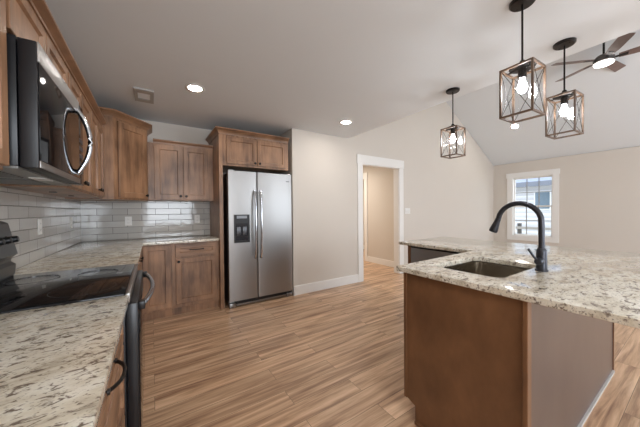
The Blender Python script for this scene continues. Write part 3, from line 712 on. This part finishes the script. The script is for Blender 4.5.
obj('lever', tube([(fxx - 0.045, fyy, ZT + 0.060), (fxx - 0.068, fyy + 0.015, ZT + 0.085), (fxx - 0.100, fyy + 0.028, ZT + 0.128)], 0.006, seg=12), M_FAUCET, lv)

# ================================================================== SMALL FITTINGS
def outlet(F, u, v, label, kind='outlet', group=None):
    p = F.P(u, v, 0)
    o = thing('wall_outlet' if kind == 'outlet' else 'light_switch', label, 'outlet' if kind == 'outlet' else 'switch', p, group)
    hw = 0.036 if kind == 'outlet' else 0.082
    obj('plate', fbox(F, u - hw, u + hw, 0.0003, 0.006, v - 0.058, v + 0.058, 0.0015), M_PLATE, o, False)
    if kind == 'outlet':
        for dz in (-0.024, 0.024):
            s = obj('socket', fbox(F, u - 0.016, u + 0.016, 0.0062, 0.008, v + dz - 0.015, v + dz + 0.015, 0.001), M_PLATE, o, False)
            bm = bmesh.new()
            for du in (-0.007, 0.005): fbox_add(bm, F, u + du, u + du + 0.002, 0.0082, 0.0086, v + dz - 0.004, v + dz + 0.006)
            obj('slot', bm, M_SLOT, s, False)
    else:
        for du in (-0.047, 0, 0.047): obj('rocker', fbox(F, u + du - 0.016, u + du + 0.016, 0.0062, 0.009, v - 0.033, v + 0.033, 0.001), M_PLATE, o, False)
    return o
FWL = Face((XL + 0.008, 0, 0), (0, 1, 0), (1, 0, 0)); FWB = Face((0, YB - 0.008, 0), (1, 0, 0), (0, -1, 0)); FWF = Face((0, YW, 0), (1, 0, 0), (0, -1, 0))
outlet(FWL, 2.79, 1.165, 'white outlet on the left tile backsplash, nearest the range')
outlet(FWL, 3.70, 1.165, 'white outlet on the left tile backsplash, near the inside corner')
outlet(FWB, -0.254, 1.155, 'white outlet on the back tiles under the angled corner cabinet')
outlet(FWB, 0.558, 1.165, 'white outlet on the back tiles beside the fridge panel')
outlet(FWF, 4.392, 1.245, 'white multi-switch plate to the right of the doorway', 'switch')

# ceiling vent
v = thing('ceiling_vent', 'square white exhaust vent in the ceiling above the corner cabinet', 'vent', (-0.05, 3.23, ZC - 0.02))
vx, vy = -0.05, 3.28
bm = boxes((vx - 0.085, vx + 0.085, vy - 0.17, vy - 0.085, ZC - 0.018, ZC - 0.0005), (vx - 0.085, vx + 0.085, vy + 0.085, vy + 0.17, ZC - 0.018, ZC - 0.0005), (vx - 0.085, vx - 0.055, vy - 0.085, vy + 0.085, ZC - 0.018, ZC - 0.0005), (vx + 0.055, vx + 0.085, vy - 0.085, vy + 0.085, ZC - 0.018, ZC - 0.0005))
obj('frame', bm, plain('vent_grey', srgb(176, 174, 170), 0.5), v, False)
obj('backing', box(vx - 0.085, vx + 0.085, vy - 0.085, vy + 0.085, ZC - 0.006, ZC - 0.0005), plain('vent_dark', srgb(120, 118, 114), 0.6), v, False)
for k in range(6): obj('slat', box(vx - 0.054, vx + 0.054, vy - 0.070 + k * 0.026, vy - 0.055 + k * 0.026, ZC - 0.014, ZC - 0.0065), M_PLATE, v, False)

# recessed lights
M_LED = emit('downlight_led', (1.0, 0.95, 0.89, 1), 95)
def downlight(loc, n, label):
    o = thing('recessed_light', label, 'ceiling light', loc, 'recessed ceiling lights'); n = Vector(n).normalized()
    obj('trim_ring', lathe([(0.062, 0.0005), (0.062, 0.006), (0.085, 0.008), (0.092, 0.004), (0.092, 0.0005)], loc, n, 40), M_PLATE, o)
    obj('lens', lathe([(0, 0.004), (0.0615, 0.004), (0.0615, 0.0006), (0, 0.0006)], loc, n, 40), M_LED, o)
downlight((0.377, 2.831, ZC), (0, 0, -1), 'round recessed light in the flat ceiling in front of the wall cabinets')
downlight((2.282, 2.811, ZC), (0, 0, -1), 'round recessed light in the flat ceiling in front of the doorway')
downlight((0.377, 0.75, ZC), (0, 0, -1), 'added out-of-view recessed light above the near end of the kitchen aisle')  # this and the next two are added out of view to help light the room
downlight((0.377, -1.3, ZC), (0, 0, -1), 'added recessed light behind the camera over the kitchen')
downlight((2.282, -1.3, ZC), (0, 0, -1), 'added recessed light behind the camera beside the vault')
xx = 6.967
ny = Vector((-(ZA - ZC + 0.05), 0, -(XR + T - XA)))
downlight((xx, 2.496, ZA - (ZA - ZC + 0.05) * (xx - XA) / (XR + T - XA)), ny, 'small round recessed light in the far slope of the vaulted ceiling')

# pendant lanterns
M_BULB = emit('led_bulb', (0.96, 0.97, 1.0, 1), 80)
def pendant(label, x, y, rot):
    z0 = 1.815; h = 0.085; zt = 2.105; b = 0.0105
    o = thing('pendant_lantern', label, 'pendant light', (x, y, z0), 'pendant lanterns over the peninsula')
    R = Matrix.Rotation(math.radians(rot), 4, 'Z')
    def put(bm, name, mat, par, sm=False):
        for vv in bm.verts:
            q = R @ Vector((vv.co.x, vv.co.y, 0)); vv.co = Vector((q.x + x, q.y + y, vv.co.z))
        return obj(name, bm, mat, par, sm)
    bm = bmesh.new()
    for sx in (-1, 1):
        for sy in (-1, 1):
            add_box(bm, *sorted((sx * h, sx * (h - b))), *sorted((sy * h, sy * (h - b))), z0, zt)
    for z in (z0, zt - b):
        for s in (-1, 1):
            add_box(bm, -h + b, h - b, *sorted((s * h, s * (h - b))), z, z + b)
            add_box(bm, *sorted((s * h, s * (h - b))), -h + b, h - b, z, z + b)
    fr_ = put(bm, 'frame', M_PWOOD, o)
    q = h - b / 2; za, zb = z0 + b, zt - b; e_ = h - b
    for (a0, a1) in (((-e_, q), (e_, q)), ((-e_, -q), (e_, -q)), ((q, -e_), (q, e_)), ((-q, -e_), (-q, e_))):
        bm = bmesh.new()
        add_tube(bm, [(a0[0], a0[1], za), (a1[0], a1[1], zb)], 0.0016, seg=6); add_tube(bm, [(a0[0], a0[1], zb), (a1[0], a1[1], za)], 0.0016, seg=6)
        put(bm, 'cross_brace', M_BRONZE, fr_)
    bm = bmesh.new(); t = h - b - 0.003
    for s in (-1, 1):
        add_box(bm, -t, t, *sorted((s * t, s * (t - 0.002))), za + 0.001, zb - 0.001); add_box(bm, *sorted((s * t, s * (t - 0.002))), -t + 0.003, t - 0.003, za + 0.001, zb - 0.001)
    put(bm, 'glass_panes', M_GLASS, fr_)
    put(lathe([(0, 0), (0.062, 0), (0.066, 0.004), (0.064, 0.010), (0.045, 0.020), (0.018, 0.028), (0.012, 0.045), (0, 0.046)], (0, 0, zt - 0.001)), 'cap', M_BRONZE, o, True)
    put(boxes((-h + b, h - b, -0.010, 0.010, zt - 0.004, zt - 0.0015), (-0.010, 0.010, -h + b, h - b, zt - 0.004, zt - 0.0015)), 'cap_strap', M_BRONZE, fr_)
    put(lathe([(0, 0), (0.021, 0), (0.023, 0.006), (0.021, 0.012), (0.021, 0.055), (0, 0.056)], (0, 0, zt - 0.0605)), 'socket', M_BRONZE, o, True)
    put(lathe([(0, 0), (0.014, 0.003), (0.022, 0.016), (0.025, 0.032), (0.022, 0.050), (0.014, 0.070), (0.012, 0.085), (0, 0.0855)], (0, 0, zt - 0.147), seg=24), 'bulb', M_BULB, o, True)
    put(lathe([(0, 0), (0.0055, 0), (0.0055, ZC - zt - 0.065), (0, ZC - zt - 0.065)], (0, 0, zt + 0.044), seg=12), 'rod', M_BRONZE, o, True)
    put(lathe([(0, 0), (0.058, 0.002), (0.064, 0.008), (0.065, 0.022), (0, 0.0225)], (0, 0, ZC - 0.023)), 'canopy', M_BRONZE, o, True)
    bm = bmesh.new()
    for a in (60, 240): add_lathe(bm, [(0, 0), (0.005, 0.001), (0.005, 0.004), (0, 0.0045)], (0.04 * math.cos(math.radians(a)), 0.04 * math.sin(math.radians(a)), ZC - 0.0262), seg=10)
    put(bm, 'canopy_screws', M_BRONZE, o, True)
pendant('wood-framed pendant lantern hanging nearest the camera, over the sink', 1.855, 0.628, -3)
pendant('wood-framed pendant lantern in the middle, to the right of the nearest one', 2.585, 0.615, -3)
pendant('smallest, farthest wood-framed pendant lantern, hanging near the gable wall', 2.615, 1.48, 0)

# ceiling fan
fn = thing('ceiling_fan', 'five-blade ceiling fan with a round light under the vault ridge', 'ceiling fan', (XA, 0.92, 3.4))
cx, cy = XA, 0.92
obj('canopy', lathe([(0, 0), (0.035, 0), (0.065, 0.03), (0.07, 0.07), (0, 0.071)], (cx, cy, 3.765)), M_BRONZE, fn)
obj('downrod', lathe([(0, 0), (0.013, 0), (0.013, 0.19), (0, 0.191)], (cx, cy, 3.58)), M_BRONZE, fn)
hb = obj('motor', lathe([(0, 0), (0.09, 0), (0.115, 0.02), (0.115, 0.07), (0.08, 0.11), (0.03, 0.13), (0, 0.131)], (cx, cy, 3.45)), plain('fan_motor', srgb(90, 86, 84), 0.35, 0.6), fn)
obj('light_lens', lathe([(0, 0), (0.07, 0.006), (0.105, 0.022), (0.11, 0.038), (0, 0.0385)], (cx, cy, 3.411)), emit('fan_lens', (1, 0.97, 0.93, 1), 5), fn)
for k in range(5):
    a = math.radians(64 + 72 * k)
    R = Matrix.Translation((cx, cy, 3.50)) @ Matrix.Rotation(a, 4, 'Z') @ Matrix.Rotation(math.radians(-13), 4, 'X')
    out = [(0.15, -0.045), (0.30, -0.062), (0.62, -0.068), (0.66, -0.05), (0.66, 0.062), (0.62, 0.068), (0.30, 0.062), (0.15, 0.045)]
    bm = prism([(x, y, 0) for x, y in out], (0, 0, 0.007))
    for vv in bm.verts: vv.co = R @ vv.co
    bl = obj('blade', bm, M_BLADE, fn, False)
    bm = prism([(0.10, -0.018, -0.006), (0.24, -0.03, -0.006), (0.24, 0.03, -0.006), (0.10, 0.018, -0.006)], (0, 0, 0.0055))
    for vv in bm.verts: vv.co = R @ vv.co
    obj('blade_iron', bm, M_BRONZE, bl, False)
